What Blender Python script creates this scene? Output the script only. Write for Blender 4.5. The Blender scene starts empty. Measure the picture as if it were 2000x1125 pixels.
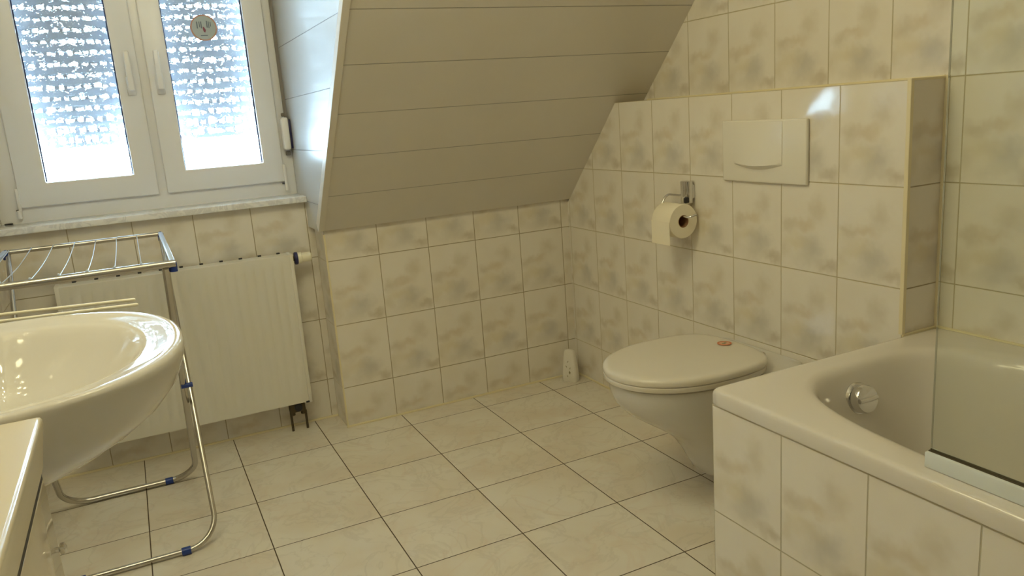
import bpy, bmesh, math, random
from mathutils import Vector, Matrix
random.seed(4)
PI = math.pi
sc = bpy.context.scene

# ------------------------------------------------------------------ camera
F_PX, PITCH, YAW, ROLL = 1529.59, 0.2204, 0.4411, -0.0746
CAM = Vector((-1.6479, -2.8783, 1.1466))
cp, sp, cy, sy = math.cos(PITCH), math.sin(PITCH), math.cos(YAW), math.sin(YAW)
fwd = Vector((sy*cp, cy*cp, -sp)); rt = Vector((cy, -sy, 0)); up = rt.cross(fwd)
r2 = rt*math.cos(ROLL) + up*math.sin(ROLL); u2 = -rt*math.sin(ROLL) + up*math.cos(ROLL)
cd = bpy.data.cameras.new('camera'); cam = bpy.data.objects.new('camera', cd)
sc.collection.objects.link(cam)
m = Matrix((r2, u2, -fwd)).transposed().to_4x4(); m.translation = CAM
cam.matrix_world = m
cd.sensor_width = 36; cd.sensor_fit = 'HORIZONTAL'; cd.lens = F_PX/2000*36
cd.clip_start = 0.02
sc.camera = cam

# ------------------------------------------------------------------ light
w = bpy.data.worlds.new('sky'); sc.world = w; w.use_nodes = True
bg = w.node_tree.nodes['Background']
bg.inputs[0].default_value = (0.56, 0.81, 1.0, 1); bg.inputs[1].default_value = 27.0
WARM = (1.0, 0.915, 0.54)
def point(x, y, z, power, r=0.018, col=WARM):
    l = bpy.data.lights.new('lamp_bulb', 'POINT'); l.energy = power; l.shadow_soft_size = r; l.color = col
    o = bpy.data.objects.new('lamp_bulb', l); o.location = (x, y, z); sc.collection.objects.link(o)
    return o
LAMP = (-1.34, -1.42, 2.04)
for k in range(7):
    a = k*2*PI/7 + .3; rr = .17 if k % 2 else .24
    point(LAMP[0] + rr*math.cos(a), LAMP[1] + rr*math.sin(a), LAMP[2] - .03*(k % 3), 1.66)
point(LAMP[0], LAMP[1], LAMP[2], 2.4, .05)
# the lamp over the mirror on the left wall, a group of small bulbs
for bx, by, bz, bw, brr in ((-1.97, -1.70, 1.96, 1.3, .014), (-1.93, -1.62, 1.99, 1.3, .014), (-1.97, -1.54, 1.96, 1.3, .014), (-1.97, -1.44, 1.98, 1.3, .014),
                            (-1.90, -1.50, 2.00, 1.3, .014), (-1.92, -1.36, 1.96, 1.0, .012), (-1.95, -1.84, 1.95, 2.6, .028)):
    point(bx, by, bz, bw*.78, brr)
sc.view_settings.view_transform = 'Standard'; sc.view_settings.look = 'None'
sc.view_settings.exposure = 0.0; sc.view_settings.gamma = 1.0
sc.view_settings.use_curve_mapping = False
sc.cycles.use_denoising = True
sc.cycles.max_bounces = 12; sc.cycles.transmission_bounces = 10; sc.cycles.diffuse_bounces = 6
sc.cycles.sample_clamp_indirect = 60.0

# ------------------------------------------------------------------ materials
def lin(r, g, b):
    f = lambda c: (c/255/12.92) if c/255 <= .04045 else ((c/255+.055)/1.055)**2.4
    return (f(r), f(g), f(b), 1)
def mat(name, col, rough=.4, metal=0.0, spec=.5, **kw):
    mt = bpy.data.materials.new(name); mt.use_nodes = True
    b = mt.node_tree.nodes['Principled BSDF']
    b.inputs['Base Color'].default_value = col if len(col) == 4 else (*col, 1)
    b.inputs['Roughness'].default_value = rough; b.inputs['Metallic'].default_value = metal
    b.inputs['Specular IOR Level'].default_value = spec
    for k, v in kw.items(): b.inputs[k].default_value = v
    return mt
class NT:
    def __init__(s, mt): s.t = mt.node_tree; s.n = s.t.nodes; s.l = s.t.links
    def put(s, sock, v):
        if isinstance(v, bpy.types.NodeSocket): s.l.new(v, sock)
        else: sock.default_value = v
    def math(s, op, a, b=None, c=None, clamp=False):
        n = s.n.new('ShaderNodeMath'); n.operation = op; n.use_clamp = clamp
        s.put(n.inputs[0], a)
        if b is not None: s.put(n.inputs[1], b)
        if c is not None: s.put(n.inputs[2], c)
        return n.outputs[0]
    def mr(s, v, a, b, c=0.0, d=1.0, smooth=True):
        n = s.n.new('ShaderNodeMapRange'); n.interpolation_type = 'SMOOTHSTEP' if smooth else 'LINEAR'
        for i, x in enumerate((v, a, b, c, d)): s.put(n.inputs[i], x)
        return n.outputs[0]
    def mix(s, f, a, b, mode='MIX'):
        n = s.n.new('ShaderNodeMix'); n.data_type = 'RGBA'; n.blend_type = mode
        s.put(n.inputs[0], f); s.put(n.inputs[6], a); s.put(n.inputs[7], b)
        return n.outputs[2]
    def noise(s, vec, scale, detail=2.0, rough=.5, dist=0.0):
        n = s.n.new('ShaderNodeTexNoise'); s.put(n.inputs['Vector'], vec)
        n.inputs['Scale'].default_value = scale; n.inputs['Detail'].default_value = detail
        n.inputs['Roughness'].default_value = rough; n.inputs['Distortion'].default_value = dist
        return n
    def pos(s):
        g = s.n.new('ShaderNodeNewGeometry'); x = s.n.new('ShaderNodeSeparateXYZ')
        s.l.new(g.outputs['Position'], x.inputs[0]); return g.outputs['Position'], x.outputs
    def bump(s, h, dist=.001, strength=1.0):
        n = s.n.new('ShaderNodeBump'); s.put(n.inputs['Height'], h)
        n.inputs['Distance'].default_value = dist; n.inputs['Strength'].default_value = strength
        return n.outputs[0]

BASE = (.80, .76, .70, 1)
SPOTS = [  # u, v (from below), radii, tint, strength
    (.15, .50, .13, .07, (.50, .42, .30, 1), .34), (.43, .53, .16, .06, (.56, .44, .27, 1), .34),
    (.57, .27, .18, .12, (.44, .42, .40, 1), .42), (.86, .10, .15, .06, (.46, .39, .29, 1), .42),
    (.64, .70, .13, .12, (.58, .51, .40, 1), .40), (.30, .33, .20, .08, (.66, .57, .38, 1), .34),
    (.45, .12, .22, .08, (.58, .54, .47, 1), .30), (.05, .22, .10, .10, (.62, .55, .42, 1), .35)]
def tile_mat(name, ua, u0, tw, va, v0, th, flip=False, gw=.0022, grout=(.40, .34, .23, 1)):
    """glazed wall tile, ua / va = world axes, u0 / v0 = position of one joint"""
    mt = mat(name, BASE, .07); T = NT(mt); b = T.n['Principled BSDF']
    p, x = T.pos()
    u = T.math('DIVIDE', T.math('SUBTRACT', x[ua], u0), tw)
    if flip: u = T.math('MULTIPLY', u, -1.0)
    v = T.math('DIVIDE', T.math('SUBTRACT', x[va], v0), th)
    fu, fv = T.math('FRACT', u), T.math('FRACT', v)
    du = T.math('MULTIPLY', T.math('SUBTRACT', .5, T.math('ABSOLUTE', T.math('SUBTRACT', fu, .5))), tw)
    dv = T.math('MULTIPLY', T.math('SUBTRACT', .5, T.math('ABSOLUTE', T.math('SUBTRACT', fv, .5))), th)
    d = T.math('MINIMUM', du, dv)
    g = T.mr(d, gw*.4, gw*.9)                     # 0 in the joint, 1 on the tile
    n1 = T.noise(p, 24, 2, .6); sep = T.n.new('ShaderNodeSeparateXYZ'); T.l.new(n1.outputs['Color'], sep.inputs[0])
    wu = T.math('ADD', fu, T.math('MULTIPLY', T.math('SUBTRACT', sep.outputs[0], .5), .26))
    wv = T.math('ADD', fv, T.math('MULTIPLY', T.math('SUBTRACT', sep.outputs[1], .5), .22))
    col = T.mix(T.mr(T.noise(p, 9, 3).outputs[0], .35, .7, 0, .5), BASE, (.77, .71, .62, 1))
    for cu, cv, su, sv, c, am in SPOTS:
        a = T.math('POWER', T.math('DIVIDE', T.math('SUBTRACT', wu, cu), su), 2.0)
        e = T.math('POWER', T.math('DIVIDE', T.math('SUBTRACT', wv, cv), sv), 2.0)
        wgt = T.mr(T.math('SQRT', T.math('ADD', a, e)), 1.9, .0, 0, am*1.25)
        col = T.mix(wgt, col, c)
    col = T.mix(g, grout, col)
    T.l.new(col, b.inputs['Base Color'])
    T.l.new(T.mr(g, 0, 1, .7, .07, False), b.inputs['Roughness'])
    # each tile sits a hair differently in its bed
    ij = T.n.new('ShaderNodeCombineXYZ'); T.l.new(T.math('FLOOR', u), ij.inputs[0]); T.l.new(T.math('FLOOR', v), ij.inputs[1])
    wn = T.n.new('ShaderNodeTexWhiteNoise'); T.l.new(ij.outputs[0], wn.inputs[0]); s2 = T.n.new('ShaderNodeSeparateXYZ'); T.l.new(wn.outputs['Color'], s2.inputs[0])
    h = T.math('ADD', T.math('MULTIPLY', T.math('SUBTRACT', s2.outputs[0], .5), T.math('MULTIPLY', fu, 1.2)),
               T.math('MULTIPLY', T.math('SUBTRACT', s2.outputs[1], .5), T.math('MULTIPLY', fv, 1.2)))
    h = T.math('ADD', h, T.math('MULTIPLY', g, 1.0))
    h = T.math('ADD', h, T.math('MULTIPLY', T.noise(p, 11, 1).outputs[0], .8))
    T.l.new(T.bump(h, .0008), b.inputs['Normal'])
    return mt
TW, TH, Z1 = .2, .2483, .1591
M = {}
M['tile_back'] = tile_mat('tile_back', 0, -.0365, TW, 2, Z1, TH)
M['tile_window'] = tile_mat('tile_window', 0, -1.062, TW, 2, Z1, TH)
M['tile_box'] = tile_mat('tile_box', 1, -.2144, TW, 2, Z1, TH, True, grout=(.54, .47, .33, 1))
M['tile_right'] = tile_mat('tile_right', 1, -.6578, TW, 2, Z1, TH, True, grout=(.52, .46, .32, 1))
M['tile_boxend'] = tile_mat('tile_boxend', 0, .0, TW, 2, Z1, TH)
M['tile_return'] = tile_mat('tile_return', 1, -.05, TW, 2, Z1, TH)
M['tile_left'] = tile_mat('tile_left', 1, -.05, TW, 2, Z1, TH)
M['tile_bath'] = tile_mat('tile_bath', 1, -1.8196, TW, 2, .2525, TH, True, grout=(.50, .45, .34, 1))

def floor_mat():
    mt = mat('floor_tile', BASE, .16); T = NT(mt); b = T.n['Principled BSDF']; p, x = T.pos()
    u = T.math('DIVIDE', T.math('ADD', x[0], .1938), .3131); v = T.math('DIVIDE', T.math('ADD', x[1], .1297), .3153)
    fu, fv = T.math('FRACT', u), T.math('FRACT', v)
    e = lambda f: T.math('SUBTRACT', .5, T.math('ABSOLUTE', T.math('SUBTRACT', f, .5)))
    d = T.math('MULTIPLY', T.math('MINIMUM', e(fu), e(fv)), .314)
    g = T.mr(d, .0010, .0021)
    ij = T.n.new('ShaderNodeCombineXYZ'); T.l.new(T.math('FLOOR', u), ij.inputs[0]); T.l.new(T.math('FLOOR', v), ij.inputs[1])
    off = T.n.new('ShaderNodeVectorMath'); off.operation = 'MULTIPLY_ADD'
    T.l.new(ij.outputs[0], off.inputs[0]); off.inputs[1].default_value = (3.7, 5.1, 0); T.l.new(p, off.inputs[2])
    q = off.outputs[0]
    col = T.mix(T.mr(T.noise(q, 5, 4).outputs[0], .35, .7), (.79, .75, .67, 1), (.74, .67, .57, 1))
    vein = T.math('ABSOLUTE', T.math('SUBTRACT', T.noise(q, 6, 5, .55, 1.2).outputs[0], .5))
    col = T.mix(T.mr(vein, .0, .035, .28, 0), col, (.58, .53, .46, 1))
    vein2 = T.math('ABSOLUTE', T.math('SUBTRACT', T.noise(q, 3.1, 3, .5, 1.0).outputs[0], .47))
    col = T.mix(T.mr(vein2, .0, .02, .2, 0), col, (.70, .55, .45, 1))
    col = T.mix(g, (.085, .06, .035, 1), col)
    T.l.new(col, b.inputs['Base Color'])
    T.l.new(T.mr(g, 0, 1, .8, .2, False), b.inputs['Roughness'])
    T.l.new(T.bump(g, .0006), b.inputs['Normal'])
    return mt
M['floor'] = floor_mat()

def board_mat(name, vfun, pitch, v0, col, rough=.35):
    """painted panelling with fine joints at a regular pitch"""
    mt = mat(name, col, rough); T = NT(mt); b = T.n['Principled BSDF']; p, x = T.pos()
    v = T.math('DIVIDE', T.math('SUBTRACT', x[2], v0), pitch); fv = T.math('FRACT', v)
    d = T.math('MULTIPLY', T.math('SUBTRACT', .5, T.math('ABSOLUTE', T.math('SUBTRACT', fv, .5))), pitch)
    g = T.mr(d, .0005, .0016)
    c = T.mix(T.mr(T.noise(p, 3, 3).outputs[0], .3, .7), col, tuple(a*.96 for a in col[:3]) + (1,))
    T.l.new(T.mix(g, tuple(a*.55 for a in col[:3]) + (1,), c), b.inputs['Base Color'])
    T.l.new(T.bump(g, .0012), b.inputs['Normal'])
    return mt
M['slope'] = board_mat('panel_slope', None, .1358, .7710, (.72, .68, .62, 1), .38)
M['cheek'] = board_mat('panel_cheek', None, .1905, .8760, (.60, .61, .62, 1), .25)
M['slopetrim'] = mat('panel_corner_profile', (.74, .70, .63), .35)
M['plaster'] = mat('plaster', (.75, .73, .70), .8)
M['trimcream'] = mat('cream_profile', (.78, .70, .50), .4)
M['silicone'] = mat('silicone', (.80, .72, .50), .45)
M['cera'] = mat('porcelain', (.69, .67, .64), .04, spec=.42)
M['enamel'] = mat('bath_enamel', (.73, .69, .64), .12, spec=.5)
M['seat'] = mat('seat_plastic', (.73, .69, .62), .2)
M['pvc'] = mat('window_plastic', (.80, .80, .82), .3)
M['plastic'] = mat('white_plastic', (.80, .77, .71), .22)
M['chrome'] = mat('chrome', (.75, .75, .76), .12, 1.0)
M['steel'] = mat('steel_tube', (.55, .53, .50), .22, 1.0)
M['blue'] = mat('blue_plastic', (.015, .05, .30), .35)
M['palewire'] = mat('line_coating', (.55, .66, .85), .3)
M['radw'] = mat('radiator_paint', (.74, .72, .66), .35)
M['dark'] = mat('dark_rubber_and_gap_shade', (.02, .02, .03), .5)  # rubber parts, also the painted shade line under the countertop
M['navy'] = mat('navy_plastic', (.02, .02, .10), .4)
M['brown'] = mat('old_brass', (.10, .08, .05), .45, .6)
M['paper'] = mat('tissue_paper', (.86, .80, .66), .9)
M['card'] = mat('cardboard', (.30, .16, .08), .9)
M['alu'] = mat('aluminium_profile', (.68, .72, .72), .35)
M['strap'] = mat('webbing', (.22, .20, .19), .8)
M['gasket'] = mat('gasket', (.03, .05, .16), .6)
M['cream'] = mat('cream_laminate', (.80, .72, .56), .18)
M['cabw'] = mat('glossy_cabinet', (.66, .60, .50), .08)
M['rod'] = mat('cream_lacquer', (.86, .82, .66), .3)
def marble():
    mt = mat('marble', (.8, .8, .8), .12); T = NT(mt); b = T.n['Principled BSDF']; p, x = T.pos()
    n = T.noise(p, 14, 5, .6, 1.5).outputs[0]
    T.l.new(T.mix(T.mr(T.math('ABSOLUTE', T.math('SUBTRACT', n, .5)), 0, .1), (.70, .70, .72, 1), (.84, .84, .84, 1)), b.inputs['Base Color'])
    return mt
M['marble'] = marble()
def ornament():
    """ornamental glass: one side wavy and dimpled"""
    mt = bpy.data.materials.new('ornamental_glass'); mt.use_nodes = True; T = NT(mt); T.n.clear()
    out = T.n.new('ShaderNodeOutputMaterial'); r = T.n.new('ShaderNodeBsdfRefraction'); gl = T.n.new('ShaderNodeBsdfGlossy')
    r.inputs['IOR'].default_value = 1.45; r.inputs['Roughness'].default_value = 0.0; r.inputs['Color'].default_value = (.97, .99, 1, 1)
    gl.inputs['Roughness'].default_value = .05
    p, x = T.pos()
    mp = T.n.new('ShaderNodeMapping'); T.l.new(p, mp.inputs[0]); mp.inputs['Scale'].default_value = (1, 0.0, 1.25)
    n1 = T.noise(mp.outputs[0], 50, 1.6, .42, .5)
    nb = T.bump(n1.outputs[0], .0145)
    T.l.new(nb, r.inputs['Normal']); T.l.new(nb, gl.inputs['Normal'])
    fr = T.n.new('ShaderNodeFresnel'); fr.inputs[0].default_value = 1.45
    mx = T.n.new('ShaderNodeMixShader'); T.l.new(fr.outputs[0], mx.inputs[0]); T.l.new(r.outputs[0], mx.inputs[1]); T.l.new(gl.outputs[0], mx.inputs[2])
    T.l.new(mx.outputs[0], out.inputs[0]); return mt
M['orn'] = ornament()
def slatm():
    mt = bpy.data.materials.new('shutter_plastic'); mt.use_nodes = True; T = NT(mt); T.n.clear()
    out = T.n.new('ShaderNodeOutputMaterial'); d = T.n.new('ShaderNodeBsdfDiffuse'); t = T.n.new('ShaderNodeBsdfTranslucent'); mx = T.n.new('ShaderNodeMixShader')
    d.inputs[0].default_value = (.5, .52, .56, 1); t.inputs[0].default_value = (.22, .36, .62, 1); mx.inputs[0].default_value = .05
    T.l.new(d.outputs[0], mx.inputs[1]); T.l.new(t.outputs[0], mx.inputs[2]); T.l.new(mx.outputs[0], out.inputs[0]); return mt
M['slat'] = slatm()
def screen_glass():
    mt = bpy.data.materials.new('screen_glass'); mt.use_nodes = True; T = NT(mt); T.n.clear()
    out = T.n.new('ShaderNodeOutputMaterial'); tr = T.n.new('ShaderNodeBsdfTransparent'); gl = T.n.new('ShaderNodeBsdfGlossy')
    tr.inputs[0].default_value = (.955, .975, .955, 1); gl.inputs['Roughness'].default_value = .02
    fr = T.n.new('ShaderNodeFresnel'); fr.inputs[0].default_value = 1.3
    mx = T.n.new('ShaderNodeMixShader'); T.l.new(fr.outputs[0], mx.inputs[0]); T.l.new(tr.outputs[0], mx.inputs[1]); T.l.new(gl.outputs[0], mx.inputs[2])
    T.l.new(mx.outputs[0], out.inputs[0]); return mt
M['screen'] = screen_glass()
M['ring'] = mat('orange_print', (.62, .16, .05), .4)
def film(name, c, f):
    mt = bpy.data.materials.new(name); mt.use_nodes = True; T = NT(mt); T.n.clear()
    out = T.n.new('ShaderNodeOutputMaterial'); d = T.n.new('ShaderNodeBsdfDiffuse'); t = T.n.new('ShaderNodeBsdfTranslucent'); mx = T.n.new('ShaderNodeMixShader')
    d.inputs[0].default_value = (*c, 1); t.inputs[0].default_value = (*c, 1); mx.inputs[0].default_value = f
    T.l.new(d.outputs[0], mx.inputs[1]); T.l.new(t.outputs[0], mx.inputs[2]); T.l.new(mx.outputs[0], out.inputs[0]); return mt
M['ring2'] = film('brown_print', (.60, .36, .28), .08)
M['stick'] = film('sticker_film', (.50, .56, .58), .10)
M['print'] = mat('grey_print', (.16, .20, .26), .5)
M['flame'] = mat('red_print', (.25, .07, .12), .5)
M['pink'] = mat('salmon_print', (.72, .40, .25), .4)
M['freshdec'] = mat('green_grey_print', (.30, .27, .16), .6)

# ------------------------------------------------------------------ mesh helpers
def link(name, bm, mt, parent=None, smooth=False, ang=35, mods=None):
    me = bpy.data.meshes.new(name); bmesh.ops.recalc_face_normals(bm, faces=bm.faces[:]); bm.to_mesh(me); bm.free()
    for m_ in (mt if isinstance(mt, (list, tuple)) else [mt]): me.materials.append(m_)
    o = bpy.data.objects.new(name, me); sc.collection.objects.link(o)
    if parent: o.parent = parent; o.matrix_parent_inverse = parent.matrix_basis.inverted()
    if smooth:
        me.polygons.foreach_set('use_smooth', [True]*len(me.polygons)); me.set_sharp_from_angle(angle=math.radians(ang))
    return o
def box(bm, x0, x1, y0, y1, z0, z1, bev=0, seg=2, mi=0):
    t = bmesh.new(); r = bmesh.ops.create_cube(t, size=1)
    for v in t.verts:
        v.co = Vector(((x0+x1)/2 + v.co.x*(x1-x0), (y0+y1)/2 + v.co.y*(y1-y0), (z0+z1)/2 + v.co.z*(z1-z0)))
    if bev: bmesh.ops.bevel(t, geom=t.edges[:], offset=bev, segments=seg, profile=.5, affect='EDGES')
    add(bm, t, mi)
def add(bm, t, mi=0):
    mp = {v: bm.verts.new(v.co) for v in t.verts}
    for f in t.faces:
        nf = bm.faces.new([mp[v] for v in f.verts]); nf.material_index = mi
    t.free()
def prism(bm, pts, axis, a, b, mi=0, bev=0):
    """polygon extruded along a world axis; pts are the other two coordinates in order"""
    def P(p, c): q = list(p); q.insert(axis, c); return Vector(q)
    t = bmesh.new()
    A = [t.verts.new(P(p, a)) for p in pts]; B = [t.verts.new(P(p, b)) for p in pts]
    n = len(pts); t.faces.new(A); t.faces.new(B[::-1])
    for i in range(n): t.faces.new([A[i], B[i], B[(i+1) % n], A[(i+1) % n]])
    if bev: bmesh.ops.bevel(t, geom=t.edges[:], offset=bev, segments=3, profile=.5, affect='EDGES')
    add(bm, t, mi)
def loft(bm, rings, cap0=True, cap1=True, mi=0, closed=True):
    R = [[bm.verts.new(p) for p in r] for r in rings]; n = len(rings[0])
    for a, b in zip(R, R[1:]):
        for i in range(n if closed else n-1):
            f = bm.faces.new([a[i], a[(i+1) % n], b[(i+1) % n], b[i]]); f.material_index = mi
    for c, r in ((cap0, R[0]), (cap1, R[-1])):
        if c: f = bm.faces.new(r); f.material_index = mi
def fillet(pts, r, k=8):
    out = [Vector(pts[0])]
    for a, b, c in zip(pts, pts[1:], pts[2:]):
        a, b, c = Vector(a), Vector(b), Vector(c); d1 = (a-b).normalized(); d2 = (c-b).normalized()
        ang = d1.angle(d2); t = min(r/math.tan(ang/2), (a-b).length*.49, (c-b).length*.49); rr = t*math.tan(ang/2)
        ctr = b + (d1+d2).normalized()*(rr/math.sin(ang/2)); s = b+d1*t-ctr; e = b+d2*t-ctr
        for i in range(k+1):
            f = i/k; v = s.lerp(e, f); out.append(ctr + v.normalized()*rr)
    out.append(Vector(pts[-1])); return out
def tube(bm, pts, r, n=14, mi=0, caps=True):
    pts = [Vector(p) for p in pts]; rs = r if isinstance(r, (list, tuple)) else [r]*len(pts)
    t0 = (pts[1]-pts[0]).normalized(); nrm = t0.orthogonal().normalized(); rings = []
    for i, p in enumerate(pts):
        t = ((pts[min(i+1, len(pts)-1)]-pts[max(i-1, 0)])).normalized()
        nrm = (nrm - t*nrm.dot(t)).normalized(); bn = t.cross(nrm)
        rings.append([p + (nrm*math.cos(a) + bn*math.sin(a))*rs[i] for a in (2*PI*j/n for j in range(n))])
    loft(bm, rings, caps, caps, mi)
def lathe(bm, prof, org, axis, n=32, mi=0, caps=True):
    """prof = [(radius, height along axis)]"""
    axis = Vector(axis).normalized(); e1 = axis.orthogonal().normalized(); e2 = axis.cross(e1); org = Vector(org)
    rings = [[org + axis*h + (e1*math.cos(a)+e2*math.sin(a))*max(r, 1e-5) for a in (2*PI*j/n for j in range(n))] for r, h in prof]
    loft(bm, rings, caps, caps, mi)
def thing(name, label, cat, loc=(0, 0, 0), group=None):
    o = bpy.data.objects.new(name, None); o.location = loc; o.empty_display_size = .05; sc.collection.objects.link(o)
    o['label'] = label; o['category'] = cat
    if group: o['group'] = group
    bpy.context.view_layer.update(); return o
def tag(o, label, cat, group=None):
    o['label'] = label; o['category'] = cat
    if group: o['group'] = group
    return o
def B(): return bmesh.new()
def struct(name, bm, mt, parent=None, label=None, cat=None, **k):
    o = link(name, bm, mt, parent, **k)
    if not parent: o['kind'] = 'structure'
    if label: o['label'] = label; o['category'] = cat
    return o
def base(o, p):
    """move a mesh object's origin to its foot"""
    p = Vector(p); o.data.transform(Matrix.Translation(-p)); o.location = p; return o

# ------------------------------------------------------------------ room shell
XL, XB, XR, YN = -2.06, 0.0, .1283, .153          # left wall, boxed-in wall, right wall, wall under the window
KX = -1.0365                                       # left end of the knee wall
YF, ZC = -3.7, 2.42                                # wall behind the camera, ceiling
SL = 1.015; SC0 = .776 - .02*SL                    # slope: z = SC0 - SL*y
slope = lambda y: SC0 - SL*y
bm = B(); box(bm, XL-.1, XR+.12, YF-.1, .45, -.08, 0); struct('floor', bm, M['floor'], label='cream marbled square floor tiles with dark joints', cat='floor')
bm = B(); box(bm, KX, XR+.1, 0, .30, 0, .7742)
for f in bm.faces:
    f.normal_update()
    if abs(f.normal.x) > .8: f.material_index = 1
struct('wall_back', bm, [M['tile_back'], M['tile_return']], label='low tiled knee wall under the sloping ceiling', cat='wall')
bm = B(); box(bm, XL-.1, KX, YN, .40, 0, .8745)
struct('wall_window', bm, M['tile_window'], label='tiled wall under the window behind the radiator', cat='wall')
bm = B(); box(bm, XL-.1, KX+.04, .283, .36, 2.119, 2.5); struct('wall_lintel', bm, M['plaster'])
bm = B(); prism(bm, [(0, 0), (-1.6144, 0), (-1.6144, 1.1525), (-.37, 1.1525), (0, .757)], 0, XB, XR+.02)
for f in bm.faces:
    f.normal_update()
    if abs(f.normal.y) > .8: f.material_index = 1
struct('wall_right_ledge', bm, [M['tile_box'], M['tile_boxend']], label='tiled half-height boxing behind the toilet', cat='wall')
bm = B(); box(bm, XR, XR+.1, YF-.1, .4, 0, 2.5); struct('wall_right', bm, M['tile_right'], label='tiled wall on the right beside the bathtub', cat='wall')
bm = B(); box(bm, XL-.1, XL, YF-.1, .4, 0, 2.5); struct('wall_left', bm, M['tile_left'])
bm = B(); box(bm, XL-.1, XR+.1, YF-.1, YF, 0, 2.5); struct('wall_front', bm, M['plaster'])
ytop = (SC0-ZC)/SL
bm = B(); box(bm, XL-.1, XR+.1, YF-.1, ytop+.02, ZC, ZC+.08); struct('ceiling', bm, M['plaster'])
XS = -1.0575
bm = B(); n_ = Vector((0, SL, 1)).normalized(); off = .06
prism(bm, [(-.018, slope(-.018)), (ytop, ZC), (ytop, ZC+.1), (.30, .95), (.30, slope(-.018))], 0, XS+.018, XR+.02)
struct('ceiling_slope', bm, M['slope'], label='sloping ceiling clad in wide pale boards', cat='ceiling')
# corner profile where slope meets the dormer side
bm = B(); prism(bm, [(-.018, slope(-.018)), (-.0225, slope(-.0225)-.0048), (ytop-.004, ZC-.004), (ytop, ZC+.02), (.0, slope(-.018)+.03)], 0, XS-.001, XS+.021, bev=.0012)
struct('trim_1', bm, M['slopetrim'])
# dormer side (panelled) between slope and window
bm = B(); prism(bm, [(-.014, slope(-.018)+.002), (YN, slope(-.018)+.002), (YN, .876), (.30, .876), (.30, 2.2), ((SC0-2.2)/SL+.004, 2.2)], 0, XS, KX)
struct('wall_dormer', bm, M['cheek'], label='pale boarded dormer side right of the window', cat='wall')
bm = B(); prism(bm, [(.40, 2.2), (.40, 2.3), (ytop, ZC+.1), ((SC0-2.2)/SL-.2, 2.2)], 0, XL-.05, KX+.03); struct('ceiling_dormer', bm, M['plaster'])
# slim joints: sealant lines and cream corner strips
def trim(i, *a, mt='silicone', bev=.001):
    bm = B(); box(bm, *a, bev=bev); o = struct(f'trim_{i}', bm, M[mt]); return o
trim(2, KX-.004, XB-.0, -.006, .001, .0, .007)
trim(3, XB-.006, XB+.001, -1.61, -.0, .0, .006)
trim(4, XL, KX, YN-.006, YN+.001, .0, .007)
trim(5, XB-.0025, XB+.008, -1.618, -1.607, .542, 1.1545, mt='trimcream')
trim(6, XR-.010, XR+.001, -1.621, -1.613, .542, 1.157, mt='trimcream')
trim(7, XB, XR, -1.6165, -1.606, 1.150, 1.1555, mt='trimcream')
trim(8, XR-.007, XR+.001, -3.3, -1.615, .536, .543)
trim(9, XB-.0, XR+.001, -1.620, -1.613, .536, .543)
trim(10, XR-.007, XR+.001, -1.61, -.42, 1.150, 1.158)
trim(11, KX-.002, KX+.004, -.0025, .004, .007, .757)

# ------------------------------------------------------------------ window
W = bpy.data.objects.new('window_1', None); W.location = (-1.55, .285, .895); W['kind'] = 'structure'; sc.collection.objects.link(W); bpy.context.view_layer.update()
W['label'] = 'white two-casement window with rippled glass'; W['category'] = 'window'
YS = .27
def ring(bm, x0, x1, z0, z1, y0, y1, wl, wr, wb, wt, bev=.004):
    """mitred rectangular frame; inner edge slightly chamfered"""
    o_ = [(x0, z0), (x1, z0), (x1, z1), (x0, z1)]; i_ = [(x0+wl, z0+wb), (x1-wr, z0+wb), (x1-wr, z1-wt), (x0+wl, z1-wt)]
    t = bmesh.new()
    def Q(p, y): return t.verts.new((p[0], y, p[1]))
    OA = [Q(p, y0) for p in o_]; IA = [Q(p, y0) for p in i_]; OB = [Q(p, y1) for p in o_]; IB = [Q(p, y1) for p in i_]
    for k in range(4):
        j = (k+1) % 4
        t.faces.new([OA[k], OA[j], IA[j], IA[k]]); t.faces.new([OB[k], IB[k], IB[j], OB[j]])
        t.faces.new([OA[k], OB[k], OB[j], OA[j]]); t.faces.new([IA[k], IA[j], IB[j], IB[k]])
    e = [e for e in t.edges if not (abs(e.verts[0].co.y-e.verts[1].co.y) < 1e-6 and (min(abs(e.verts[0].co.x-v[0])+abs(e.verts[0].co.z-v[1]) for v in i_) < 1e-5) != (min(abs(e.verts[1].co.x-v[0])+abs(e.verts[1].co.z-v[1]) for v in i_) < 1e-5))]
    bmesh.ops.bevel(t, geom=e, offset=bev, segments=3, profile=.5, affect='EDGES'); add(bm, t)
bm = B(); ring(bm, -2.0605, -1.057, .893, 2.12, .285, .345, .086, .065, .074, .07); box(bm, -1.565, -1.512, .287, .345, .95, 2.06, .003)
link('window_frame', bm, M['pvc'], W, True)
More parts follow.
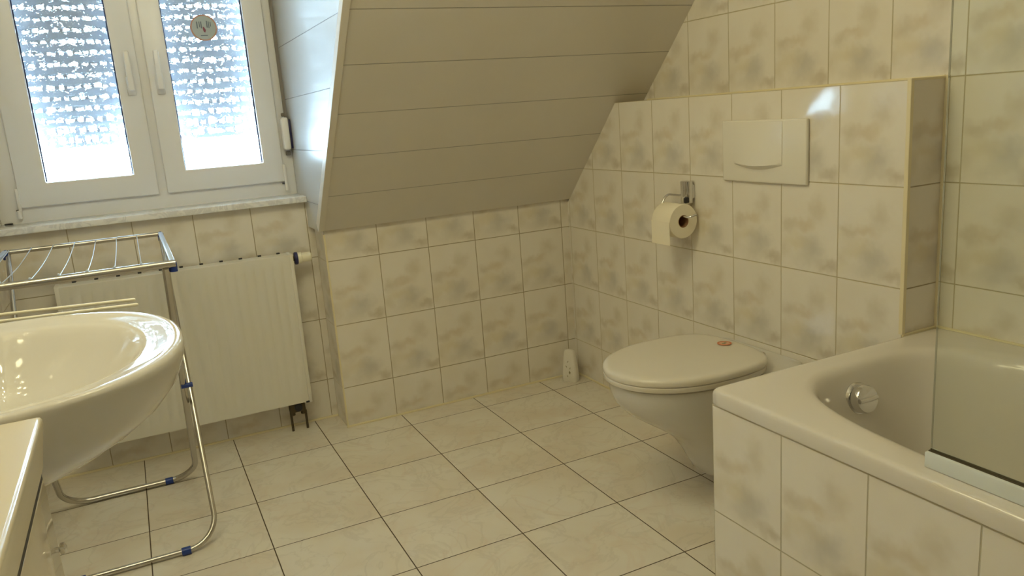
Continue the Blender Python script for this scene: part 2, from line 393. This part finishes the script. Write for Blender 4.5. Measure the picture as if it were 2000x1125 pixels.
for x0, x1, gx0, gx1, hx in ((-1.992, -1.552, -1.903, -1.626, -1.585), (-1.524, -1.100, -1.451, -1.172, -1.490)):
    bm = B(); ring(bm, x0, x1, .948, 2.07, YS, .33, gx0-x0, x1-gx1, .078, .08, .005)
    S = link('casement', bm, M['pvc'], W, True)
    bm = B(); ring(bm, gx0-.004, gx1+.004, 1.022, 1.994, .296, .301, .008, .008, .004, .008, .0005); link('gasket', bm, M['gasket'], S, True)
    bm = B(); box(bm, gx0-.003, gx1+.003, .300, .304, 1.023, 1.993); g = link('glass_pane', bm, M['orn'], S)
    # handle: base plate and lever pointing up
    bm = B(); zc = 1.335
    box(bm, hx-.014, hx+.014, YS-.008, YS+.002, zc-.035, zc+.03, .004, 3)
    tube(bm, [(hx, YS-.004, zc-.005), (hx, YS-.035, zc-.005)], .010, 16)
    prism(bm, [(hx-.011, zc-.02), (hx+.011, zc-.02), (hx+.009, zc+.115), (hx-.009, zc+.115)], 1, YS-.048, YS-.032, bev=.005)
    link('handle', bm, M['pvc'], S, True)
# hinges
for hx, hz in ((-1.099, .925), (-1.995, .925)):
    bm = B(); s_ = 1 if hx > -1.5 else -1
    box(bm, hx-.004, hx+.006, YS-.003, .287, hz+.012, hz+.09, .002); tube(bm, [(hx+.003*s_, YS+.002, hz-.012), (hx+.003*s_, YS+.002, hz+.016)], .0075, 14)
    box(bm, hx-.012, hx+.004, YS+.002, .287, hz+.014, hz+.018, mi=1)
    link('hinge', bm, [M['pvc'], M['dark']], W, True)
bm = B(); box(bm, XL, XS, .118, .30, .873, .8955, .003, 3); link('window_sill', bm, M['marble'], W, True)
bm = B(); box(bm, -2.05, -2.025, .278, .2855, .896, .9, .001); link('sealant', bm, M['dark'], W)

# roller shutter outside: slats with light slots, the lowest ones hanging apart
bm = B(); z = 1.150; k = 0
YSH = .385
box(bm, -2.04, -1.08, YSH-.006, YSH+.006, 1.136, 1.152, .002)
while z < 2.12:
    slot = (.022, .018, .014, .012, .0105)[k] if k < 5 else .0090; pitch = .0385
    x = -2.04 + random.uniform(-.01, 0)
    while x < -1.08:
        sw = random.uniform(.012, .026); br = random.uniform(.005, .015)
        sh = slot*random.uniform(.55, 1.15)
        box(bm, max(x, -2.04), min(x+br, -1.08), YSH-.002, YSH+.002, z-.001, z+slot*1.2)
        box(bm, x+br-.0005, x+br+sw+.0005, YSH-.002, YSH+.002, z+sh, z+slot*1.2+.0005)
        x += br+sw
    box(bm, -2.04, -1.08, YSH-.005, YSH+.005, z+slot*1.2, z+pitch, .002)
    z += pitch; k += 1
sh = link('roller_shutter', bm, M['slat']); base(sh, (-1.56, YSH, 1.136)); tag(sh, 'slatted roller shutter half lowered outside the window', 'roller shutter')

# strap and winder
T_ = thing('shutter_winder', 'white strap winder with grey webbing beside the window frame', 'shutter winder', (-1.073, .25, 1.05))
bm = B(); prism(bm, [(-1.092, 1.068), (-1.092, 1.190), (-1.0665, 1.190), (-1.0665, 1.068)], 1, .226, .284, bev=.009); link('winder_case', bm, M['plastic'], T_, True)
bm = B(); box(bm, -1.0655, -1.058, .236, .28, 1.072, 1.182, .002); link('backing_plate', bm, M['navy'], T_, True)
bm = B(); box(bm, -1.0745, -1.0625, .262, .2645, 1.18, 2.15); link('strap', bm, M['strap'], T_)
for a_ in ((-1.083, -1.066, .262, .282, 1.046, 1.062), (-1.083, -1.072, .262, .278, 1.194, 1.207)):
    bm = B(); box(bm, *a_, .003); link('guide', bm, M['strap'], T_, True)

# ------------------------------------------------------------------ radiator
R_ = thing('radiator', 'white ribbed panel radiator below the window', 'radiator', (-1.53, .1, .10))
RX0, RX1, RZ0, RZ1, RY = -1.913, -1.158, .117, .690, .062
bm = B(); pts = []
def rib_profile():
    p = [(RX0, RY+.03)]; x = RX0+.012; p.append((RX0, RY+.002)); p.append((x, RY))
    nr = 22; pitch = (RX1-RX0-.024)/nr
    for i in range(nr):
        c = x+pitch*(i+.5); p += [(c-.006, RY), (c-.003, RY+.0024), (c+.003, RY+.0024), (c+.006, RY)]
    p += [(RX1-.012, RY), (RX1, RY+.002), (RX1, RY+.03)]; return p
pr = rib_profile()
flat = [(x_, RY if RX0+.001 < x_ < RX1-.001 else y_) for x_, y_ in pr]
rings = [[Vector((x_, y_, z_)) for x_, y_ in q] for q, z_ in ((flat, RZ0), (flat, RZ0+.035), (pr, RZ0+.047), (pr, RZ1-.042), (flat, RZ1-.030), (flat, RZ1))]
loft(bm, rings, True, True, closed=True)
link('front_panel', bm, M['radw'], R_, True, 25)
bm = B(); box(bm, RX1-.001, RX1+.012, RY-.002, .135, RZ0-.004, RZ1+.003, .002); link('side_panel', bm, M['radw'], R_, True)
bm = B(); box(bm, RX0-.012, RX0+.001, RY-.002, .135, RZ0-.004, RZ1+.003, .002); link('side_panel', bm, M['radw'], R_, True)
bm = B(); box(bm, RX0, RX1, RY+.003, .133, RZ1-.012, RZ1+.001, .001)
for i in range(11):
    x = RX1-.03-.068*i; box(bm, x-.006, x+.006, RY+.062, RY+.0705, RZ1+.0008, RZ1+.006, mi=1)
link('top_grille', bm, [M['radw'], M['dark']], R_)
bm = B(); box(bm, RX0+.005, RX1-.005, .118, .133, RZ0, RZ1-.01, .002); link('rear_panel', bm, M['radw'], R_)
for x in (-1.75, -1.35):
    bm = B(); box(bm, x-.012, x+.012, .10, .152, RZ0-.006, RZ0+.004, .001); link('bracket', bm, M['radw'], R_)
bm = B(); box(bm, -1.1705, -1.1575, RY-.0035, RY, RZ0-.003, RZ0+.004, .001); link('edge_clip', bm, M['dark'], R_)
bm = B(); ax = (1, -.05, 0); o0 = (-1.146, .088, .672)
lathe(bm, [(.006, 0), (.009, .0), (.009, .010)], o0, ax)
lathe(bm, [(.021, .008), (.0235, .010), (.0235, .019), (.022, .0205)], o0, ax, mi=1)
lathe(bm, [(.0215, .020), (.0215, .034), (.019, .036)], o0, ax, mi=2)
lathe(bm, [(.0175, .034), (.0165, .068), (.013, .072)], o0, ax, mi=2)
for a in range(16):
    d = Vector((0, math.cos(a*PI/8), math.sin(a*PI/8)))*.0172; c = Vector(o0)
    tube(bm, [c+d+Vector((.038, 0, 0)), c+d*.97+Vector((.068, 0, 0))], .0016, 6, 2)
link('thermostat_head', bm, [M['brown'], M['navy'], M['rod']], R_, True)
bm = B(); box(bm, -1.232, -1.172, .078, .112, .076, .112, .006); lathe(bm, [(.015, 0), (.015, .012), (.012, .015)], (-1.200, .080, .098), (0, -1, 0), mi=1)
for x in (-1.222, -1.180): tube(bm, [(x, .095, .084), (x, .095, .064)], .0105, 12)
link('valve_block', bm, [M['brown'], M['dark']], R_, True)
for x in (-1.228, -1.172):
    bm = B(); tube(bm, [(x, .095, .075), (x, .095, .0)], .0048, 10); link('pipe', bm, M['brown'], R_, True)

# ------------------------------------------------------------------ drying rack
D_ = thing('drying_rack', 'folding steel clothes airer with blue joints standing by the radiator', 'drying rack', (-1.80, -.38, 0))
ZR = .835; TR = .0095
def uframe(xr, xl, ytop_, yfoot):
    d = Vector((0, yfoot-ytop_, -(ZR-TR)))
    P = [(xr, ytop_, ZR-.006), (xr, yfoot, TR+.001), (xl, yfoot, TR+.001), (xl, ytop_, ZR-.006)]
    return fillet(P, .085, 10)
for xr, xl, yt, yf in ((-1.598, -2.000, -.735, -.122), (-1.580, -2.020, -.015, -.650)):
    bm = B(); tube(bm, uframe(xr, xl, yt, yf), .0098 if yf > -.3 else .0076, 16); link('leg_frame', bm, M['steel'], D_, True, 60)
    for x in ((xr-.088,) if yf > -.3 else (xr-.088, xl+.088)):
        bm = B(); tube(bm, [(x-.012, yf, TR+.001), (x+.012, yf, TR+.001)], .0115, 16); link('foot_clip', bm, M['blue'], D_, True)
for xa in (-1.589, -2.010):
    bm = B(); tt = .478; yy = -.735+.613*tt; tube(bm, [(xa-.016, yy+.0, ZR-.006-.82*tt-.012), (xa+.016, yy, ZR-.006-.82*tt-.012)], .0075, 14); link('pivot', bm, M['blue'], D_, True)
bm = B(); tube(bm, [(-1.574, -.735, ZR), (-2.06+.012, -.735, ZR)], .0095, 16); link('rail', bm, M['steel'], D_, True)
bm = B(); tube(bm, [(-1.580, -.015, ZR), (-2.022, -.015, ZR)], .0075, 16); link('rail', bm, M['steel'], D_, True)
for x in (-1.580, -2.026):
    bm = B(); box(bm, x-.007, x+.007, -.735, -.015, ZR-.002, ZR+.007, .002)
    link('side_bar', bm, M['palewire'], D_, True)
    for y in (-.015, -.725):
        bm = B(); tube(bm, [(x, y+.012, ZR-.001), (x, y-.012, ZR-.001)], .0085, 14); tube(bm, [(x, y, ZR+.002), (x, y, ZR-.022)], .0095, 14); link('corner_joint', bm, M['blue'], D_, True)
for i in range(7):
    x = -1.652-.0605*i
    pts = []
    for j in range(13):
        t = j/12; pts.append((x + .0*t, -.735+.72*t, ZR+.006-.008*math.sin(PI*t)))
    bm = B(); tube(bm, pts, .0013, 6); lathe(bm, [(.003, 0), (.003, .006), (.001, .008)], (x, -.735, ZR+.006), (0, 0, 1), 8)
    link('drying_line', bm, M['palewire'], D_, True)

# ------------------------------------------------------------------ washbasin
def sring(cx, cyy, af, ar, b, z, n=96, ef=2.3, er=2.3, sign=1, xmin=None):
    """superellipse in plan; af towards +x*sign, ar away, b half width in y"""
    out = []
    for i in range(n):
        a = 2*PI*i/n; c, s = math.cos(a), math.sin(a)
        A, e = (af, ef) if c >= 0 else (ar, er)
        r = (abs(c)**e + abs(s)**e)**(-1/e)
        x = cx + sign*A*r*c
        out.append(Vector((x, cyy + b*r*s, z)))
    if xmin is not None:
        for p in out: p.x = max(p.x, xmin) if sign > 0 else min(p.x, xmin)
    return out
BC, BY = -1.88, -1.578
WB = thing('washbasin', 'oval white ceramic washbasin mounted left beside the cream counter', 'washbasin', (XL, BY, .62))
bm = B()
def br(o, z, dx=0, e=2.3): return sring(BC+dx, BY, .27-o, .178-o*.0, .295-o, z, ef=e, er=4.5, xmin=XL+.002)
outer = [(.215, .672), (.195, .678), (.160, .694), (.115, .717), (.072, .743), (.037, .770), (.014, .798), (.003, .824), (.0, .838), (.0, .846), (.003, .851), (.008, .853)]
rings = [br(o, z) for o, z in outer]
def bi(o, z, dx=0): return sring(BC+dx, BY, .27-o, .150-o*.7, .295-o, z, ef=2.25, er=2.4)
inner = [(.014, .8525), (.018, .8512), (.023, .8500), (.036, .8481), (.050, .8460), (.056, .8445), (.062, .8405), (.070, .831), (.084, .812), (.102, .790), (.124, .767), (.150, .746), (.180, .730), (.210, .721), (.240, .718)]
rings += [bi(o, z) for o, z in inner]
loft(bm, rings, True, True); link('basin_bowl', bm, M['cera'], WB, True, 60)
bm = B(); lathe(bm, [(.0, 0), (.022, 0), (.024, .002), (.020, .004), (.012, .003), (.0, .003)], (BC-.02, BY, .7185), (0, 0, 1)); link('drain', bm, M['chrome'], WB, True)

# ------------------------------------------------------------------ counter and cabinet at lower left
bm = B(); prism(bm, [(XL+.003, .783), (-1.789, .783), (-1.7775, .849), (XL+.003, .849)], 1, -3.05, -1.877, bev=.006)
o = link('countertop', bm, M['cream'], None, True); base(o, (-1.92, -2.4, .783)); tag(o, 'thick cream countertop at the lower left against the washbasin', 'countertop')
V_ = thing('vanity_cabinet', 'glossy beige cabinet under the cream countertop', 'cabinet', (-1.92, -2.4, 0))
bm = B(); box(bm, XL+.003, -1.812, -3.04, -1.884, .0, .782, .002); link('body', bm, M['cabw'], V_, True)
bm = B(); box(bm, -1.813, -1.7905, -3.04, -1.884, .776, .7825); link('gap_shade_strip', bm, M['dark'], V_)  # solid dark strip, paints in the shade of the gap below the slab
for i, (y0, y1) in enumerate(((-2.28, -1.883), (-2.68, -2.286))):
    bm = B(); box(bm, -1.8105, -1.790, y0, y1, .10, .7755, .0015); dr = link('door', bm, M['cabw'], V_, True)
    bm = B(); lathe(bm, [(.003, 0), (.003, .004), (.0068, .006), (.0068, .010), (.003, .012)], (-1.7905, y1-.025, .697), (1, 0, 0), 20); link('knob', bm, M['chrome'], dr, True)

# towel rail with two cream arms, and a chrome arm higher up
TR_ = thing('towel_rail', 'cream two-armed towel rail on the left wall behind the washbasin', 'towel rail', (XL, -1.22, .865))
for yw, y, xe in ((-1.124, -1.213, -1.675), (-1.200, -1.270, -1.671)):
    bm = B(); tube(bm, [(XL+.008, yw, .845), (xe, y, .845), (xe+.003, y-.0006, .845)], [.0032, .0032, .0015], 12); link('arm', bm, M['rod'], TR_, True)
bm = B(); box(bm, XL+.001, XL+.016, -1.220, -1.105, .825, .865, .004); link('wall_bracket', bm, M['rod'], TR_, True)
TA = thing('wall_hook', 'ball-ended hook rod at the left edge in front of the window', 'towel arm', (XL, -1.35, 1.22))
bm = B(); tube(bm, [(XL, -1.35, 1.227), (-1.83, -1.35, 1.227)], .005, 12); link('rod', bm, M['chrome'], TA, True)
bm = B(); lathe(bm, [(.002, -.0125)] + [(.0135*math.sin(a*PI/12), -.0135*math.cos(a*PI/12)) for a in range(1, 12)] + [(.001, .0135)], (-1.826, -1.35, 1.227), (1, 0, 0), 24); link('ball_end', bm, M['plastic'], TA, True)
bm = B(); lathe(bm, [(.02, 0), (.02, .006), (.008, .01)], (XL, -1.35, 1.227), (1, 0, 0)); link('wall_plate', bm, M['chrome'], TA, True)

# ------------------------------------------------------------------ toilet
TY = -1.142
TO = thing('toilet', 'white wall-hung toilet with closed lid', 'toilet', (-.28, TY, .05))
bm = B(); rings = []
for L, Wd, z, e in ((.235, .085, .050, 2.6), (.25, .094, .058, 2.6), (.268, .101, .09, 2.6), (.29, .108, .13, 2.5), (.325, .122, .175, 2.4), (.375, .138, .215, 2.3), (.43, .153, .252, 2.2), (.485, .166, .29, 2.15), (.515, .175, .325, 2.1), (.526, .179, .355, 2.1), (.529, .181, .376, 2.1), (.528, .180, .386, 2.1), (.522, .175, .3895, 2.1), (.45, .10, .3895, 2.1)):
    xw = min(.30, L*.55); rings.append(sring(-xw, TY, L-xw, xw-.0015, Wd, z, ef=e, er=14, sign=-1))
loft(bm, rings); link('bowl', bm, M['cera'], TO, True, 50)
def lidring(o, z): return sring(-.305, TY, .240-o, .212-o, .190-o, z, ef=2.05, er=3.4, sign=-1)
bm = B(); loft(bm, [lidring(.006, .3935), lidring(.002, .394), lidring(.001, .396), lidring(.001, .4065), lidring(.004, .4085)]); link('seat', bm, M['seat'], TO, True, 50)
bm = B(); loft(bm, [lidring(.010, .4098), lidring(.001, .4105), lidring(.0, .414), lidring(.0, .422), lidring(.002, .4265), lidring(.007, .4300), lidring(.016, .4318), lidring(.03, .4325), lidring(.09, .4345), lidring(.17, .4355)]); link('lid', bm, M['seat'], TO, True, 50)
for y in (TY-.055, TY+.055):
    bm = B(); tube(bm, [(-.075, y-.022, .402), (-.075, y+.022, .402)], .0115, 14); link('hinge', bm, M['seat'], TO, True)
ST = thing('lid_sticker', 'small round orange no-litter sticker on the toilet lid', 'sticker', (-.142, -1.136, .4357))
bm = B(); c0 = Vector((-.147, -1.138, .4352))
lathe(bm, [(.0205, 0), (.0205, .0006)], c0, (0, 0, 1)); link('disc', bm, M['pink'], ST)
bm = B(); lathe(bm, [(.0205, .0004), (.0210, .0010), (.0165, .0011), (.0165, .0004), (.0205, .0004)], c0, (0, 0, 1), caps=False); link('rim', bm, M['ring'], ST)
bm = B(); prism(bm, [(c0.x-.012, c0.y-.003), (c0.x-.002, c0.y-.009), (c0.x-.001, c0.y-.004), (c0.x+.012, c0.y+.004), (c0.x+.010, c0.y+.008), (c0.x-.003, c0.y+.001), (c0.x-.006, c0.y+.004)], 2, c0.z+.0006, c0.z+.0012); link('pictogram', bm, M['freshdec'], ST)

# flush plate
FP = thing('flush_plate', 'white wall flush plate with curved push panel above the toilet', 'flush plate', (0, -1.15, .98))
bm = B(); prism(bm, [(-1.317, .895), (-.985, .895), (-.985, 1.074), (-1.317, 1.074)], 0, -.013, .0, bev=.005); link('plate', bm, M['plastic'], FP, True, 40)
bm = B(); NY = 20; y0, y1 = -1.231, -1.038; rings = []
for i in range(NY+1):
    t = i/NY; y = y0+(y1-y0)*t; k = math.sin(PI*t)
    # section: flush at the top, lip swelling outwards at the bottom
    rings.append([Vector((-.012, y, 1.070)), Vector((-.0145, y, 1.069)), Vector((-.0155-.003*k, y, 1.03)), Vector((-.0155-.010*k, y, .985)), Vector((-.016-.016*k, y, .957-.004*k)), Vector((-.0155-.0165*k, y, .951-.006*k)), Vector((-.0135, y, .947-.014*k)), Vector((-.012, y, .947-.015*k))])
loft(bm, rings); link('push_panel', bm, M['plastic'], FP, True, 40)

# paper holder and roll
PH = thing('paper_holder', 'chrome toilet paper holder on the tiled wall', 'paper holder', (0, -.82, .86))
bm = B(); lathe(bm, [(.010, -.036), (.0185, -.036), (.0195, -.034), (.0195, .034), (.018, .036), (.0, .036)], (-.024, -.824, .852), (0, 0, 1), 28); box(bm, -.010, .0, -.836, -.812, .83, .874, .002)
box(bm, -.047, -.030, -.845, -.834, .818, .836, .003, mi=1)
link('mount', bm, [M['chrome'], M['dark']], PH, True)
bm = B(); RC = Vector((-.068, -.80, .760))
pth = fillet([(-.032, -.824, .840), (-.032, -.725, .840), (-.068, -.725, .778), (-.068, -.885, .778), (-.046, -.898, .786)], .022, 8); tube(bm, pth, .0038, 12); link('wire_arm', bm, M['chrome'], PH, True, 60)
TP = thing('toilet_paper', 'cream toilet paper roll hanging on the chrome holder', 'toilet paper', (-.068, -.812, .70))
bm = B(); prof = [(.0205, -.048), (.0205, .048), (.054, .048), (.0555, .046), (.0555, -.046), (.054, -.048), (.0205, -.048)]
ctr = Vector((-.068, -.812, .7635)); n = 48
rings = [[ctr + Vector((r*math.cos(a), h, r*math.sin(a))) for a in (2*PI*j/n for j in range(n))] for r, h in prof]
loft(bm, rings, False, False); link('roll', bm, M['paper'], TP, True, 40)
bm = B(); rings = [[ctr + Vector((r*math.cos(a), h, r*math.sin(a))) for a in (2*PI*j/n for j in range(n))] for r, h in ((.0203, -.0478), (.0203, .0478), (.0185, .0478), (.0185, -.0478), (.0203, -.0478))]
loft(bm, rings, False, False); link('core', bm, M['card'], TP, True)
bm = B(); box(bm, ctr.x-.0565, ctr.x-.0553, ctr.y-.0475, ctr.y+.0475, ctr.z-.072, ctr.z+.004); link('loose_sheet', bm, M['paper'], TP)

# air freshener in the corner
AF = thing('air_freshener', 'small tapered white air freshener on the floor in the corner', 'air freshener', (-.068, -.062, 0))
ang = math.radians(-62); ex = Vector((math.cos(ang), math.sin(ang), 0)); ey = Vector((-ex.y, ex.x, 0)); o0 = Vector((-.074, -.072, 0))
def afr(hw, hd, z, e=4):
    out = []
    for i in range(32):
        a = 2*PI*i/32; c, s = math.cos(a), math.sin(a); r = (abs(c)**e+abs(s)**e)**(-1/e); out.append(o0 + ex*hw*r*c + ey*hd*r*s + Vector((0, 0, z)))
    return out
bm = B(); loft(bm, [afr(.034, .020, 0), afr(.0365, .022, .004), afr(.0345, .021, .04), afr(.031, .019, .08), afr(.0265, .016, .115), afr(.0235, .014, .132), afr(.019, .011, .139), afr(.010, .006, .141)]); link('shell', bm, M['plastic'], AF, True, 50)
fr = -ey if (-ey).dot(CAM-o0) > 0 else ey
def dec(u, z, w, h, rot=0):
    bm_ = bmesh.new(); hd = .0222-.0062*(z/.13)
    up_ = Vector((0, 0, 1)); c = o0 + ex*u + fr*(hd+.0004) + up_*z
    P = [(-w, 0), (0, -h), (w, 0), (0, h)]; R2 = []
    for a, b in P:
        a2, b2 = a*math.cos(rot)-b*math.sin(rot), a*math.sin(rot)+b*math.cos(rot); R2.append(c+ex*a2+up_*b2)
    loft(bm_, [R2, [p+fr*.0008 for p in R2]]); return bm_
for u, z, w_, h_, ro in ((.008, .043, .0048, .0085, .1), (-.008, .068, .0022, .006, .6), (.0, .09, .002, .006, -.5), (-.003, .026, .002, .005, .4), (.01, .062, .0018, .006, -.3)):
    b_ = dec(u, z, w_, h_, ro); link('leaf_motif', b_, M['freshdec'], AF)

# ------------------------------------------------------------------ bathtub
BX0, BX1, BY0, BY1, BZ = -.603, XR-.002, -3.32, -1.6175, .540
BP = B(); box(BP, -.598, -.575, BY0, -1.640, 0, .503); box(BP, -.598, XB-.002, -1.640, -1.6195, 0, .503); o = link('bath_panel', BP, M['tile_bath']); base(o, (-.586, -2.45, 0)); tag(o, 'tiled front panel of the bathtub with soft grey blotches', 'bath panel')
BT = thing('bathtub', 'built-in cream enamel bathtub with rounded end on the right', 'bathtub', (-.24, -2.45, .05))
bm = B(); n = 320; CX, CY = (-.535+.075)/2, (-1.682-3.25)/2; HA, HB = (.535+.075)/2, (3.25-1.682)/2
def inner_ring(o, z, e=3.7, dyn=0):
    out = []
    for i in range(n):
        a = 2*PI*i/n; c, s = math.cos(a), math.sin(a); r = (abs(c)**e+abs(s)**e)**(-1/e)
        out.append(Vector((CX+(HA-o)*r*c, CY+(HB-o-dyn)*r*s, z)))
    return out
def outer_ring(o, z, rad=.022):
    """rounded rectangle sampled at matching angles"""
    out = []; x0, x1, y0, y1 = BX0+o, BX1-o, BY0+o, BY1-o; mx, my = (x0+x1)/2, (y0+y1)/2; ha, hb = (x1-x0)/2, (y1-y0)/2; e = 90
    for i in range(n):
        a = 2*PI*i/n; c, s = math.cos(a), math.sin(a)
        # keep the angular station of the opening so that faces stay regular
        q = (abs(c)**3.7+abs(s)**3.7)**(-1/3.7); c2, s2 = q*c*1.02, q*s*1.02
        r = (abs(c2)**e+abs(s2)**e)**(-1/e); out.append(Vector((mx+ha*r*c2, my+hb*r*s2, z)))
    return out
rings = [outer_ring(.010, .505), outer_ring(.001, .505), outer_ring(0, .509), outer_ring(0, .528), outer_ring(.0012, .5345), outer_ring(.0035, .538), outer_ring(.008, .5398), outer_ring(.014, .5400), outer_ring(.024, .5400)]
rings += [inner_ring(-.022, .5402), inner_ring(-.010, .5394), inner_ring(.0, .537), inner_ring(.008, .531), inner_ring(.015, .520), inner_ring(.022, .500), inner_ring(.034, .45, dyn=.008), inner_ring(.052, .36, 3.4, .02), inner_ring(.072, .27, 3.2, .04), inner_ring(.095, .21, 3, .06), inner_ring(.13, .175, 2.8, .08), inner_ring(.18, .162, 2.6, .1), inner_ring(.25, .158, 2.5, .1)]
loft(bm, rings, False, True); link('tub', bm, M['enamel'], BT, True, 60)
bm = B(); oc = Vector((-.268, -1.716, .468)); ax = Vector((-.05, -1, .25)).normalized()
lathe(bm, [(.036, -.004), (.037, .002), (.034, .006)], oc, ax, 36)
lathe(bm, [(.030, .004), (.0315, .008), (.0315, .024), (.029, .029), (.018, .031), (.0, .031)], oc, ax, 36)
t2 = Vector((1, 0, 0)).cross(ax).normalized()
tube(bm, [oc+ax*.030+Vector((-.026, 0, 0)), oc+ax*.034, oc+ax*.030+Vector((.026, 0, 0))], .0055, 10)
link('overflow_knob', bm, M['chrome'], BT, True, 35)

# shower screen
SS = thing('shower_screen', 'clear greenish glass shower screen standing on the bathtub rim', 'shower screen', (-.56, -2.5, .54))
bm = B(); box(bm, -.563, -.557, -2.92, -2.106, .562, 1.95, .0008, 1); link('glass_pane', bm, M['screen'], SS)
bm = B(); box(bm, -.571, -.549, -2.92, -2.102, .5405, .567, .002); link('bottom_profile', bm, M['alu'], SS, True)
bm = B(); box(bm, -.565, -.555, -2.92, -2.104, .5665, .5685, .0005); link('seal', bm, M['brown'], SS, True)

# sticker on the right pane
WS = thing('warning_sticker', 'round sticker with a reddish ring on the right window pane', 'sticker', (-1.311, .296, 1.528))
c0 = Vector((-1.311, .2995, 1.528)); RS = .046
bm = B(); lathe(bm, [(RS-.004, 0), (RS-.004, .0008)], c0, (0, -1, 0), 40); link('disc', bm, M['stick'], WS)
bm = B(); lathe(bm, [(RS-.005, .0), (RS, .0), (RS, .0012), (RS-.005, .0012), (RS-.005, 0)], c0, (0, -1, 0), 40, caps=False); link('rim', bm, M['ring2'], WS)
for x, z, w_, h_ in ((-.022, .010, .002, .012), (-.014, .012, .0015, .010), (-.008, .010, .002, .012), (.012, .012, .002, .012), (.018, .010, .0015, .012), (.024, .012, .0015, .008), (-.002, -.027, .012, .0015)):
    bm = B(); box(bm, c0.x+x-w_, c0.x+x+w_, c0.y-.0014, c0.y-.0008, c0.z+z-h_, c0.z+z+h_); link('lettering', bm, M['print'], WS)
bm = B(); prism(bm, [(c0.x-.003, c0.z+.004), (c0.x+.001, c0.z+.002), (c0.x+.006, c0.z-.008), (c0.x+.003, c0.z-.017), (c0.x-.002, c0.z-.014), (c0.x-.004, c0.z-.004)], 1, c0.y-.0015, c0.y-.0008); link('flame_mark', bm, M['flame'], WS)
